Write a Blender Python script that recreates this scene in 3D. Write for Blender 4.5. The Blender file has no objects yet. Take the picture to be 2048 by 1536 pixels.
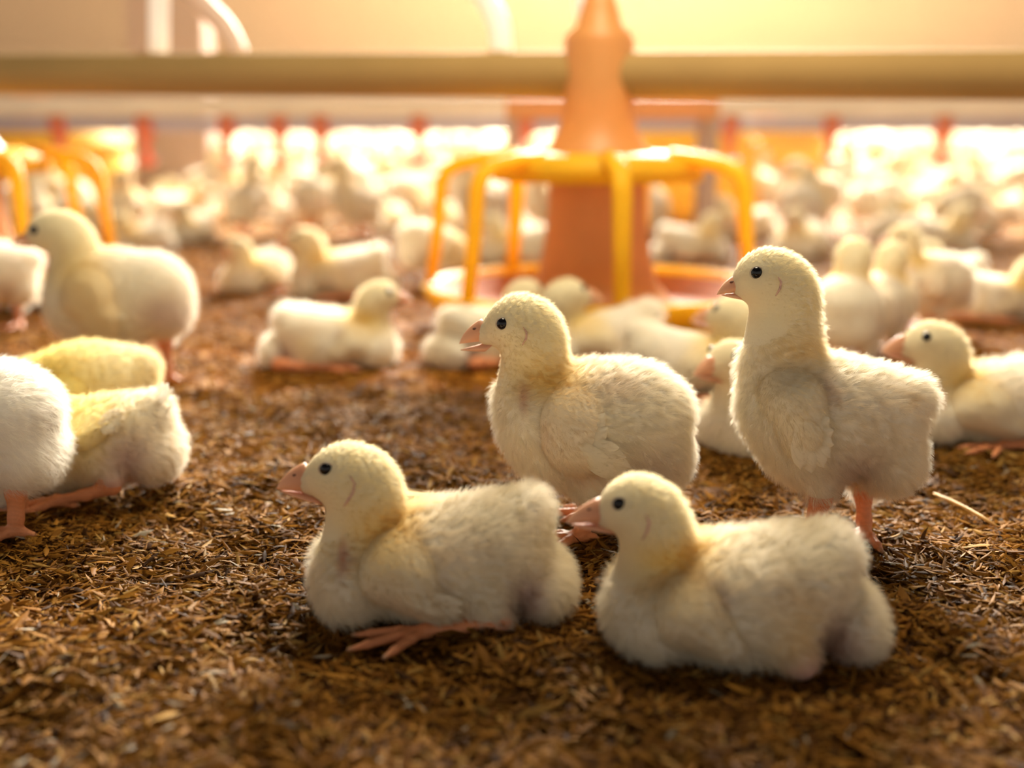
import bpy, math, random
import numpy as np
from mathutils import Vector

rng = np.random.default_rng(7)
random.seed(7)
scene = bpy.context.scene
COL = scene.collection

# ------------------------------------------------------------------ camera, world, lights, exposure
W, H, FPX = 2048.0, 1536.0, 2500.0
CAM_H = 0.21
PITCH = math.atan((768.0 - 245.0) / FPX)
cp, sp = math.cos(PITCH), math.sin(PITCH)

cam_data = bpy.data.cameras.new('camera')
cam_data.sensor_width = 36.0
cam_data.lens = 36.0 * FPX / W
cam_data.clip_start = 0.02
cam_data.clip_end = 60
cam_data.dof.use_dof = True
cam_data.dof.focus_distance = 0.605
cam_data.dof.aperture_fstop = 3.9
cam = bpy.data.objects.new('camera', cam_data)
COL.objects.link(cam)
cam.location = (0, 0, CAM_H)
cam.rotation_euler = (math.pi / 2 - PITCH, 0, 0)
scene.camera = cam

scene.view_settings.view_transform = 'Standard'
scene.view_settings.look = 'None'
scene.view_settings.gamma = 1.0
scene.view_settings.use_curve_mapping = False
scene.view_settings.exposure = 0.0
try:
    scene.cycles.use_denoising = True
    scene.cycles.max_bounces = 8
    scene.cycles.diffuse_bounces = 5
    scene.cycles.transmission_bounces = 5
    scene.cycles.glossy_bounces = 3
    scene.cycles.sample_clamp_indirect = 6.0
except Exception:
    pass

world = bpy.data.worlds.new('world')
scene.world = world
world.use_nodes = True
bg = world.node_tree.nodes['Background']
# ambient fill shaped as open-sided daylight: low band lights flanks, dark top spares ground
_nt = world.node_tree
_tc = _nt.nodes.new('ShaderNodeTexCoord')
_sx = _nt.nodes.new('ShaderNodeSeparateXYZ')
_rp = _nt.nodes.new('ShaderNodeValToRGB')
_nt.links.new(_tc.outputs['Generated'], _sx.inputs[0])
_nt.links.new(_sx.outputs['Z'], _rp.inputs[0])
_rp.color_ramp.elements[0].position = 0.30
_rp.color_ramp.elements[0].color = (1.0, 0.92, 0.80, 1)
_rp.color_ramp.elements[1].position = 0.55
_rp.color_ramp.elements[1].color = (0.10, 0.075, 0.05, 1)
_nt.links.new(_rp.outputs[0], bg.inputs[0])
bg.inputs[1].default_value = 0.65


def area_lamp(name, loc, target, size, power, color):
    l = bpy.data.lights.new(name, 'AREA')
    l.shape = 'DISK'
    l.size = size
    l.energy = power
    l.color = color
    o = bpy.data.objects.new(name, l)
    COL.objects.link(o)
    o.location = loc
    o.rotation_euler = (Vector(target) - Vector(loc)).to_track_quat('-Z', 'Y').to_euler()
    return o


# warm lamp behind the feeder line (rim light), plus two added fills: overhead, back wall
area_lamp('lamp_rear', (0.85, 7.5, 2.75), (0.1, 0.7, 0.05), 2.6, 3500, (1.0, 0.90, 0.75))
area_lamp('fill_overhead', (0.12, 0.98, 0.85), (0.12, 1.0, 0.0), 0.35, 8.5, (1.0, 0.84, 0.58))  # added fill; its falloff leaves the edges and foreground darker
area_lamp('wall_glow_fill', (0.65, 7.9, 2.3), (0.65, 9.0, 1.5), 0.5, 42, (1.0, 0.62, 0.36))  # added to imitate a flare-like glow high on the wall


# ------------------------------------------------------------------ pixel <-> place
def P(px, py, D):
    """The point at depth D (world y) that the photograph shows at (px, py): x, z."""
    r = (px - 1024.0) / FPX
    u = -(py - 768.0) / FPX
    t = D / (cp + u * sp)
    return r * t, CAM_H + t * (-sp + u * cp)


def ground(px, py, z=0.0):
    r = (px - 1024.0) / FPX
    u = -(py - 768.0) / FPX
    t = (z - CAM_H) / (-sp + u * cp)
    return r * t, t * (cp + u * sp)


# ------------------------------------------------------------------ materials
def mat(name):
    m = bpy.data.materials.new(name)
    m.use_nodes = True
    nt = m.node_tree
    nt.nodes.clear()
    out = nt.nodes.new('ShaderNodeOutputMaterial')
    return m, nt, out


def pbsdf(name, color, rough=0.5, spec=0.5, noise=0.0, nscale=20.0, bump=0.0, bscale=80.0, trans=0.0, emit=None):
    m, nt, out = mat(name)
    b = nt.nodes.new('ShaderNodeBsdfPrincipled')
    b.inputs['Roughness'].default_value = rough
    b.inputs['Specular IOR Level'].default_value = spec
    tc = nt.nodes.new('ShaderNodeTexCoord')
    csrc = None
    if noise > 0:
        n = nt.nodes.new('ShaderNodeTexNoise')
        n.inputs['Scale'].default_value = nscale
        n.inputs['Detail'].default_value = 5
        nt.links.new(tc.outputs['Object'], n.inputs['Vector'])
        r = nt.nodes.new('ShaderNodeValToRGB')
        c = color
        r.color_ramp.elements[0].position = 0.3
        r.color_ramp.elements[1].position = 0.7
        r.color_ramp.elements[0].color = (c[0] * (1 - noise), c[1] * (1 - noise), c[2] * (1 - noise), 1)
        r.color_ramp.elements[1].color = (min(1, c[0] * (1 + noise)), min(1, c[1] * (1 + noise)), min(1, c[2] * (1 + noise)), 1)
        nt.links.new(n.outputs['Fac'], r.inputs[0])
        nt.links.new(r.outputs[0], b.inputs['Base Color'])
        csrc = r.outputs[0]
    else:
        b.inputs['Base Color'].default_value = (*color, 1)
    if bump > 0:
        n = nt.nodes.new('ShaderNodeTexNoise')
        n.inputs['Scale'].default_value = bscale
        nt.links.new(tc.outputs['Object'], n.inputs['Vector'])
        bp = nt.nodes.new('ShaderNodeBump')
        bp.inputs['Strength'].default_value = bump
        bp.inputs['Distance'].default_value = 0.001
        nt.links.new(n.outputs['Fac'], bp.inputs['Height'])
        nt.links.new(bp.outputs[0], b.inputs['Normal'])
    last = b.outputs[0]
    if trans > 0:
        t = nt.nodes.new('ShaderNodeBsdfTranslucent')
        t.inputs[0].default_value = (*color, 1)
        if csrc is not None:
            nt.links.new(csrc, t.inputs[0])
        mx = nt.nodes.new('ShaderNodeMixShader')
        mx.inputs[0].default_value = trans
        nt.links.new(last, mx.inputs[1])
        nt.links.new(t.outputs[0], mx.inputs[2])
        last = mx.outputs[0]
    nt.links.new(last, out.inputs[0])
    return m


def attr_mat(name, trans=0.4, gloss=0.0, rough=0.5, bump=0.0, bscale=400):
    """Colour from the mesh's or strands' own 'tint' attribute, diffuse mixed with translucent."""
    m, nt, out = mat(name)
    a = nt.nodes.new('ShaderNodeAttribute')
    a.attribute_name = 'tint'
    if gloss > 0:
        d = nt.nodes.new('ShaderNodeBsdfPrincipled')
        d.inputs['Roughness'].default_value = rough
        d.inputs['Specular IOR Level'].default_value = gloss
    else:
        d = nt.nodes.new('ShaderNodeBsdfDiffuse')
    nt.links.new(a.outputs['Color'], d.inputs[0])
    if bump > 0:
        tc = nt.nodes.new('ShaderNodeTexCoord')
        n = nt.nodes.new('ShaderNodeTexNoise')
        n.inputs['Scale'].default_value = bscale
        nt.links.new(tc.outputs['Object'], n.inputs['Vector'])
        bp = nt.nodes.new('ShaderNodeBump')
        bp.inputs['Strength'].default_value = bump
        bp.inputs['Distance'].default_value = 0.0006
        nt.links.new(n.outputs['Fac'], bp.inputs['Height'])
        nt.links.new(bp.outputs[0], d.inputs['Normal'])
    t = nt.nodes.new('ShaderNodeBsdfTranslucent')
    nt.links.new(a.outputs['Color'], t.inputs[0])
    mx = nt.nodes.new('ShaderNodeMixShader')
    mx.inputs[0].default_value = trans
    nt.links.new(d.outputs[0], mx.inputs[1])
    nt.links.new(t.outputs[0], mx.inputs[2])
    nt.links.new(mx.outputs[0], out.inputs[0])
    return m


M_DOWN = attr_mat('chick_down', trans=0.6)
M_SKIN = attr_mat('chick_body', trans=0.15, bump=0.5, bscale=500)
M_LEG = attr_mat('chick_leg_skin', trans=0.12, gloss=0.35, rough=0.45, bump=0.6, bscale=900)
M_BEAK = attr_mat('chick_beak_horn', trans=0.15, gloss=0.2, rough=0.5)
M_FEATHER = attr_mat('chick_quill_feather', trans=0.4)
M_LITTER = attr_mat('rice_husk', trans=0.22, gloss=0.04, rough=0.6)
M_EYE = pbsdf('chick_eye_black', (0.005, 0.005, 0.008), rough=0.05, spec=0.35)
M_LID = pbsdf('chick_eyelid', (0.55, 0.45, 0.33), rough=0.7, noise=0.1, nscale=300)
M_NOSTRIL = pbsdf('chick_nostril', (0.12, 0.04, 0.02), rough=0.6)
M_YELLOW = pbsdf('yellow_plastic', (0.90, 0.56, 0.02), rough=0.55, spec=0.25, noise=0.06, nscale=30, trans=0.35)
M_ORANGE = pbsdf('orange_plastic', (0.70, 0.33, 0.10), rough=0.45, noise=0.06, nscale=30, trans=0.3)  # tan cast puts a washed-out lens veil into the base colour
M_LINER = pbsdf('dark_orange_plastic', (0.42, 0.13, 0.03), rough=0.7, spec=0.1, noise=0.15, nscale=40)
M_PIPE = pbsdf('dusty_feed_pipe', (0.33, 0.21, 0.075), rough=0.75, spec=0.12, noise=0.08, nscale=8)
M_ALU = pbsdf('dusty_aluminium', (0.74, 0.66, 0.55), rough=0.5, noise=0.06, nscale=10)
M_PVC = pbsdf('grey_blue_pipe', (0.36, 0.34, 0.46), rough=0.4, noise=0.06, nscale=10)
M_RED = pbsdf('red_nipple_plastic', (0.72, 0.14, 0.06), rough=0.4, noise=0.05, nscale=30, trans=0.25)
M_HOSE = pbsdf('white_hose', (0.88, 0.84, 0.80), rough=0.4, noise=0.03, nscale=20, trans=0.3)
M_HOSE2 = pbsdf('beige_hose', (0.72, 0.56, 0.46), rough=0.5, noise=0.04, nscale=20, trans=0.2)
M_WALL = pbsdf('brown_plaster_wall', (0.31, 0.195, 0.125), rough=0.9, noise=0.05, nscale=1.5, bump=0.3, bscale=40)
M_POST = pbsdf('pink_beige_post', (0.42, 0.30, 0.25), rough=0.9, spec=0.1, noise=0.05, nscale=6)


# ------------------------------------------------------------------ objects
def link(o, parent=None):
    COL.objects.link(o)
    if parent is not None:
        o.parent = parent
    return o


def tag(o, label=None, cat=None, group=None, kind=None):
    for k, v in (('label', label), ('category', cat), ('group', group), ('kind', kind)):
        if v:
            o[k] = v
    return o


def thing(name, label, cat, loc, yaw=0.0, scale=1.0, group=None):
    o = bpy.data.objects.new(name, None)
    o.empty_display_size = 0.02
    link(o)
    o.location = loc
    o.rotation_euler = (0, 0, yaw)
    o.scale = (scale,) * 3
    return tag(o, label, cat, group)


def mesh_obj(name, verts, faces, material, parent=None, tint=None, smooth=True):
    me = bpy.data.meshes.new(name)
    verts = np.asarray(verts, dtype=np.float64)
    if isinstance(faces, np.ndarray):
        n, k = faces.shape
        me.vertices.add(len(verts))
        me.vertices.foreach_set('co', verts.astype(np.float32).ravel())
        me.loops.add(n * k)
        me.loops.foreach_set('vertex_index', faces.astype(np.int32).ravel())
        me.polygons.add(n)
        me.polygons.foreach_set('loop_start', np.arange(0, n * k, k, dtype=np.int32))
        me.update(calc_edges=True)
    else:
        me.from_pydata(verts.tolist(), [], faces)
    me.validate()
    if smooth:
        me.polygons.foreach_set('use_smooth', np.ones(len(me.polygons), dtype=bool))
    if tint is not None:
        a = me.color_attributes.new('tint', 'FLOAT_COLOR', 'POINT')
        c = np.ones((len(me.vertices), 4), dtype=np.float32)
        c[:, :3] = tint
        a.data.foreach_set('color', c.ravel())
    me.materials.append(material)
    o = bpy.data.objects.new(name, me)
    return link(o, parent)


class MB:
    """Collects rings and boxes into one mesh."""

    def __init__(self):
        self.v, self.f = [], []

    def rings(self, rings, closed_ends=True):
        b = len(self.v)
        n = len(rings[0])
        for r in rings:
            self.v.extend([tuple(p) for p in r])
        for i in range(len(rings) - 1):
            for j in range(n):
                k = (j + 1) % n
                self.f.append((b + i * n + j, b + i * n + k, b + (i + 1) * n + k, b + (i + 1) * n + j))
        if closed_ends:
            self.f.append(tuple(b + j for j in range(n))[::-1])
            self.f.append(tuple(b + (len(rings) - 1) * n + j for j in range(n)))

    def lathe(self, prof, c=(0, 0, 0), n=32, closed=True):
        rs = [[(c[0] + r * math.cos(2 * math.pi * j / n), c[1] + r * math.sin(2 * math.pi * j / n), c[2] + z) for j in range(n)] for r, z in prof]
        self.rings(rs, closed)

    def tube(self, pts, rad, n=10, flat=None):
        pts = [Vector(p) for p in pts]
        rs = []
        prev = None
        for i, p in enumerate(pts):
            d = (pts[min(i + 1, len(pts) - 1)] - pts[max(i - 1, 0)]).normalized()
            ref = Vector((0, 0, 1)) if abs(d.z) < 0.9 else Vector((0, 1, 0))
            a = d.cross(ref).normalized() if prev is None else (prev - d * prev.dot(d)).normalized()
            prev = a
            b = d.cross(a)
            r = rad[i] if isinstance(rad, (list, tuple)) else rad
            fl = flat or 1.0
            rs.append([p + a * (r * math.cos(2 * math.pi * j / n)) + b * (r * fl * math.sin(2 * math.pi * j / n)) for j in range(n)])
        self.rings(rs)

    def box(self, lo, hi):
        b = len(self.v)
        for z in (lo[2], hi[2]):
            for x, y in ((lo[0], lo[1]), (hi[0], lo[1]), (hi[0], hi[1]), (lo[0], hi[1])):
                self.v.append((x, y, z))
        for f in ((3, 2, 1, 0), (4, 5, 6, 7), (0, 1, 5, 4), (1, 2, 6, 5), (2, 3, 7, 6), (3, 0, 4, 7)):
            self.f.append(tuple(b + i for i in f))

    def build(self, name, material, parent=None, smooth=True, bevel=0.0):
        o = mesh_obj(name, self.v, self.f, material, parent, smooth=smooth)
        if bevel > 0:
            md = o.modifiers.new('bevel', 'BEVEL')
            md.width = bevel
            md.segments = 2
            md.limit_method = 'ANGLE'
        return o


# ------------------------------------------------------------------ smooth solids (distance fields -> surface nets)
def d_ell(p, c, r, ang):
    q = p - c
    if ang:
        ca, sa = math.cos(ang), math.sin(ang)
        x = q[:, 0] * ca + q[:, 2] * sa
        z = -q[:, 0] * sa + q[:, 2] * ca
        q = np.stack([x, q[:, 1], z], 1)
    a = q / r
    k0 = np.sqrt((a * a).sum(1)) + 1e-9
    b = a / r
    k1 = np.sqrt((b * b).sum(1)) + 1e-9
    return k0 * (k0 - 1) / k1


def d_cap(p, a, b, ra, rb):
    ab = b - a
    t = np.clip(((p - a) @ ab) / (ab @ ab + 1e-12), 0, 1)
    d = p - a - t[:, None] * ab
    return np.sqrt((d * d).sum(1)) - (ra + (rb - ra) * t)


def smin(a, b, k):
    h = np.clip(0.5 + 0.5 * (b - a) / k, 0, 1)
    return b + (a - b) * h - k * h * (1 - h)


def field(prims):
    def F(p):
        d = None
        for q in prims:
            e = d_ell(p, q[1], q[2], q[3]) if q[0] == 'e' else d_cap(p, q[1], q[2], q[3], q[4])
            d = e if d is None else smin(d, e, q[-1])
        return d
    return F


def bounds(prims):
    lo, hi = np.full(3, 9.0), np.full(3, -9.0)
    for q in prims:
        if q[0] == 'e':
            m = max(q[2][0], q[2][2])
            r = np.array([m, q[2][1], m])
            lo = np.minimum(lo, q[1] - r)
            hi = np.maximum(hi, q[1] + r)
        else:
            for c, r in ((q[1], q[3]), (q[2], q[4])):
                lo = np.minimum(lo, c - r)
                hi = np.maximum(hi, c + r)
    return lo, hi


def surface(F, lo, hi, h):
    lo = lo - 2.5 * h
    n = np.ceil((hi + 2.5 * h - lo) / h).astype(int) + 1
    ax = [lo[i] + h * np.arange(n[i]) for i in range(3)]
    g = np.stack(np.meshgrid(*ax, indexing='ij'), -1).reshape(-1, 3)
    G = F(g).reshape(n)
    s = G < 0
    off = [(a, b, c) for a in (0, 1) for b in (0, 1) for c in (0, 1)]
    sl = lambda A, o: A[o[0]:n[0] - 1 + o[0], o[1]:n[1] - 1 + o[1], o[2]:n[2] - 1 + o[2]]
    cnt = sum(sl(s, o).astype(np.int8) for o in off)
    mask = (cnt > 0) & (cnt < 8)
    ids = np.argwhere(mask)
    acc = np.zeros((len(ids), 3))
    num = np.zeros(len(ids))
    for o in off:
        for k in range(3):
            if o[k]:
                continue
            o2 = list(o)
            o2[k] = 1
            a = G[tuple((ids + o).T)]
            b = G[tuple((ids + o2).T)]
            x = (a < 0) != (b < 0)
            t = np.where(x, a / np.where(x, a - b, 1), 0)
            pt = np.tile(np.array(o, float), (len(ids), 1))
            pt[:, k] = t
            acc += pt * x[:, None]
            num += x
    v = lo + (ids + acc / num[:, None]) * h
    idx = np.full(mask.shape, -1, dtype=np.int64)
    idx[mask] = np.arange(len(ids))
    quads = []
    for k in range(3):
        a = [slice(None)] * 3
        b = [slice(None)] * 3
        a[k] = slice(0, n[k] - 1)
        b[k] = slice(1, n[k])
        cr = s[tuple(a)] != s[tuple(b)]
        e = np.argwhere(cr)
        u, w = (k + 1) % 3, (k + 2) % 3
        e = e[(e[:, u] > 0) & (e[:, w] > 0) & (e[:, u] < n[u] - 1) & (e[:, w] < n[w] - 1)]
        du = np.zeros(3, int); du[u] = 1
        dw = np.zeros(3, int); dw[w] = 1
        q = np.stack([idx[tuple((e - du - dw).T)], idx[tuple((e - dw).T)], idx[tuple(e.T)], idx[tuple((e - du).T)]], 1)
        ins = s[tuple(e.T)]
        q[~ins] = q[~ins][:, ::-1]
        quads.append(q)
    q = np.concatenate(quads)
    q = q[(q >= 0).all(1)]
    for _ in range(2):
        d = F(v)
        v = v - d[:, None] * normals(F, v)
    return v, q


def normals(F, v, e=3e-4):
    g = np.stack([F(v + np.eye(3)[i] * e) - F(v - np.eye(3)[i] * e) for i in range(3)], 1)
    return g / (np.linalg.norm(g, axis=1, keepdims=True) + 1e-12)


def sample_surface(v, q, count, weight=None):
    t = np.concatenate([q[:, [0, 1, 2]], q[:, [0, 2, 3]]])
    a, b, c = v[t[:, 0]], v[t[:, 1]], v[t[:, 2]]
    ar = np.linalg.norm(np.cross(b - a, c - a), axis=1)
    if weight is not None:
        ar = ar * weight((a + b + c) / 3)
    k = rng.choice(len(t), count, p=ar / ar.sum())
    r1, r2 = np.sqrt(rng.random(count)), rng.random(count)
    return a[k] * (1 - r1)[:, None] + b[k] * (r1 * (1 - r2))[:, None] + c[k] * (r1 * r2)[:, None]


def strands(name, root, nrm, comb, length, tint, width, parent, clump=0.0025, seg=4, material=None, bend=0.30, lift=0.85, wild=0.34):
    """Down: one hair curve per strand, tips drawn together in small tufts."""
    n = len(root)
    t = comb - (comb * nrm).sum(1, keepdims=True) * nrm
    t /= np.linalg.norm(t, axis=1, keepdims=True) + 1e-9
    cell = np.floor((root + rng.normal(0, clump * 0.2, root.shape)) / clump).astype(np.int64)
    key = cell[:, 0] * 73856093 ^ cell[:, 1] * 19349663 ^ cell[:, 2] * 83492791
    _, inv = np.unique(key, return_inverse=True)
    m = inv.max() + 1
    cen = np.stack([np.bincount(inv, root[:, i], m) for i in range(3)], 1) / np.bincount(inv, minlength=m)[:, None]
    tuft = rng.normal(0, 1, (m, 3))[inv]
    shade = rng.uniform(0.9, 1.06, m)[inv]
    d = nrm * lift + t * 0.72 + tuft * wild + rng.normal(0, 0.12, root.shape)
    d -= np.minimum(0, (d * nrm).sum(1, keepdims=True)) * nrm
    d /= np.linalg.norm(d, axis=1, keepdims=True)
    L = (length * rng.uniform(0.65, 1.2, n))[:, None]
    pts = np.empty((n, seg, 3))
    rad = np.empty((n, seg))
    for i in range(seg):
        s = i / (seg - 1)
        pts[:, i] = root - nrm * 0.0004 + d * L * s + t * L * bend * s * s + (cen[inv] - root) * (0.65 * s)
        rad[:, i] = width * (1 - 0.75 * s) * 0.5
    cu = bpy.data.hair_curves.new(name)
    cu.add_curves([seg] * n)
    cu.attributes['position'].data.foreach_set('vector', pts.astype(np.float32).ravel())
    ra = cu.attributes.get('radius') or cu.attributes.new('radius', 'FLOAT', 'POINT')
    ra.data.foreach_set('value', rad.astype(np.float32).ravel())
    ca = cu.attributes.new('tint', 'FLOAT_COLOR', 'POINT')
    c = np.ones((n, seg, 4), dtype=np.float32)
    c[:, :, :3] = np.clip(tint * shade[:, None], 0, 0.97)[:, None, :]
    ca.data.foreach_set('color', c.ravel())
    cu.materials.append(material or M_DOWN)
    o = bpy.data.objects.new(name, cu)
    return link(o, parent)


# ------------------------------------------------------------------ a chick from its side view
CREAM = np.array((0.88, 0.825, 0.70))
HEADC = np.array((0.88, 0.79, 0.54))
YEL = (0.88, 0.63, 0.17)
PINK = (0.52, 0.34, 0.30)
RED = (0.55, 0.20, 0.15)
ORANGE = np.array((0.74, 0.29, 0.13))


class Side:
    """Turns a chick's side-view pixel coordinates into its own local metres (faces -x, +y away from the camera)."""

    def __init__(self, D, base):
        self.D = D
        self.x0 = P(base, 768, D)[0]

    def pt(self, px, py, dy=0.0):
        x, z = P(px, py, self.D + dy)
        return np.array((x - self.x0, dy, z))

    def m(self, r, py=900):
        return r * (P(1025, py, self.D)[0] - P(1024, py, self.D)[0])


def make_prims(S, sp_):
    out = []
    for b in sp_['blobs']:
        if b[0] == 'e':
            _, px, py, rx, rz, ry, dy, ang, k = (list(b) + [0, 0, 0.009][len(b) - 6:])[:9]
            out.append(('e', S.pt(px, py, dy), np.array((S.m(rx, py), ry, S.m(rz, py))), math.radians(ang), k))
        else:
            _, a, c, k = b[0], b[1], b[2], (b[3] if len(b) > 3 else 0.008)
            pa, pb = S.pt(a[0], a[1], a[3] if len(a) > 3 else 0), S.pt(c[0], c[1], c[3] if len(c) > 3 else 0)
            out.append(('c', pa, pb, S.m(a[2], a[1]), S.m(c[2], c[1]), k))
    return out


def side_y(F, x, z, off=0.0, side=-1):
    """Lateral y where the flank (near side: -1, far side: +1) stands, pushed out by off."""
    ys = np.linspace(0.075, 0.0, 90) * side
    x, z = np.atleast_1d(x), np.atleast_1d(z)
    p = np.stack(np.broadcast_arrays(x[:, None], ys[None], z[:, None]), -1).reshape(-1, 3)
    d = F(p).reshape(len(x), -1) - off
    hit = d < 0
    i = np.where(hit.any(1), hit.argmax(1), d.argmin(1))
    return ys[i]


def leg_mesh(name, chain, foot_yaw, parent, h, spread=(-28, 0, 28), toes=(0.026, 0.032, 0.026), hind=0.011, tr=0.0024, curl=0.0):
    """Scaly shank and four toes with claws as one skin."""
    pr = []
    for (a, ra), (b, rb) in zip(chain[:-1], chain[1:]):
        pr.append(('c', np.array(a, float), np.array(b, float), ra, rb, 0.003))
    ank = np.array(chain[-1][0], float)
    tips = []
    for ang, L in list(zip(spread, toes)) + [(180, hind)]:
        a = math.radians(foot_yaw + ang)
        d = np.array((-math.cos(a), -math.sin(a), 0))
        p0 = ank.copy()
        p1 = ank + d * L * 0.35
        p2 = ank + d * L * 0.75
        p3 = ank + d * L
        p1[2] = max(tr, ank[2] * 0.45 + 0.0015)
        p2[2] = tr * 0.9 + curl
        p3[2] = tr * 0.55
        pr += [('c', p0, p1, tr * 1.1, tr * 1.05, 0.002), ('c', p1, p2, tr * 1.05, tr * 0.9, 0.0015), ('c', p2, p3, tr * 0.85, tr * 0.4, 0.001)]
        tips.append(p3)
    F = field(pr)
    lo, hi = bounds(pr)
    v, q = surface(F, lo, hi, h)
    c = np.tile(ORANGE, (len(v), 1)) * (1 + 0.05 * np.sin(v[:, 2:3] * 2600 + 3 * np.sin(v[:, 1:2] * 900)))
    for t in tips:
        w = np.exp(-((v - t) ** 2).sum(1) / 0.0022 ** 2)[:, None]
        c = c * (1 - w) + np.array((0.42, 0.24, 0.14)) * w
    return mesh_obj(name, v, q, M_LEG, parent, tint=np.clip(c, 0, 1))


def beak_half(name, top, bot, width, parent, tint0, tint1, n=9, m=14):
    """top and bot: polylines base -> tip (arrays n x 2 in x, z)."""
    rs = []
    for i in range(n):
        s = i / (n - 1)
        w = width * max(0.04, (1 - s) ** 0.75)
        x = 0.5 * (top[i][0] + bot[i][0])
        z = 0.5 * (top[i][1] + bot[i][1])
        hx, hz = (top[i][0] - bot[i][0]) / 2, (top[i][1] - bot[i][1]) / 2
        ring = []
        for j in range(m):
            a = 2 * math.pi * j / m
            sn, cs = math.sin(a), math.cos(a)
            ring.append((x + hx * sn, w * cs * (1.0 if sn < 0.3 else 1 - 0.25 * sn), z + hz * sn))
        rs.append(ring)
    mb = MB()
    mb.rings(rs)
    v = np.array(mb.v)
    s = np.repeat(np.linspace(0, 1, n), m)[:, None]
    return mesh_obj(name, v, mb.f, M_BEAK, parent, tint=np.array(tint0) * (1 - s) + np.array(tint1) * s)


def bez(a, b, c, n=9):
    t = np.linspace(0, 1, n)[:, None]
    a, b, c = np.array(a), np.array(b), np.array(c)
    return (1 - t) ** 2 * a + 2 * t * (1 - t) * b + t * t * c


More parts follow.
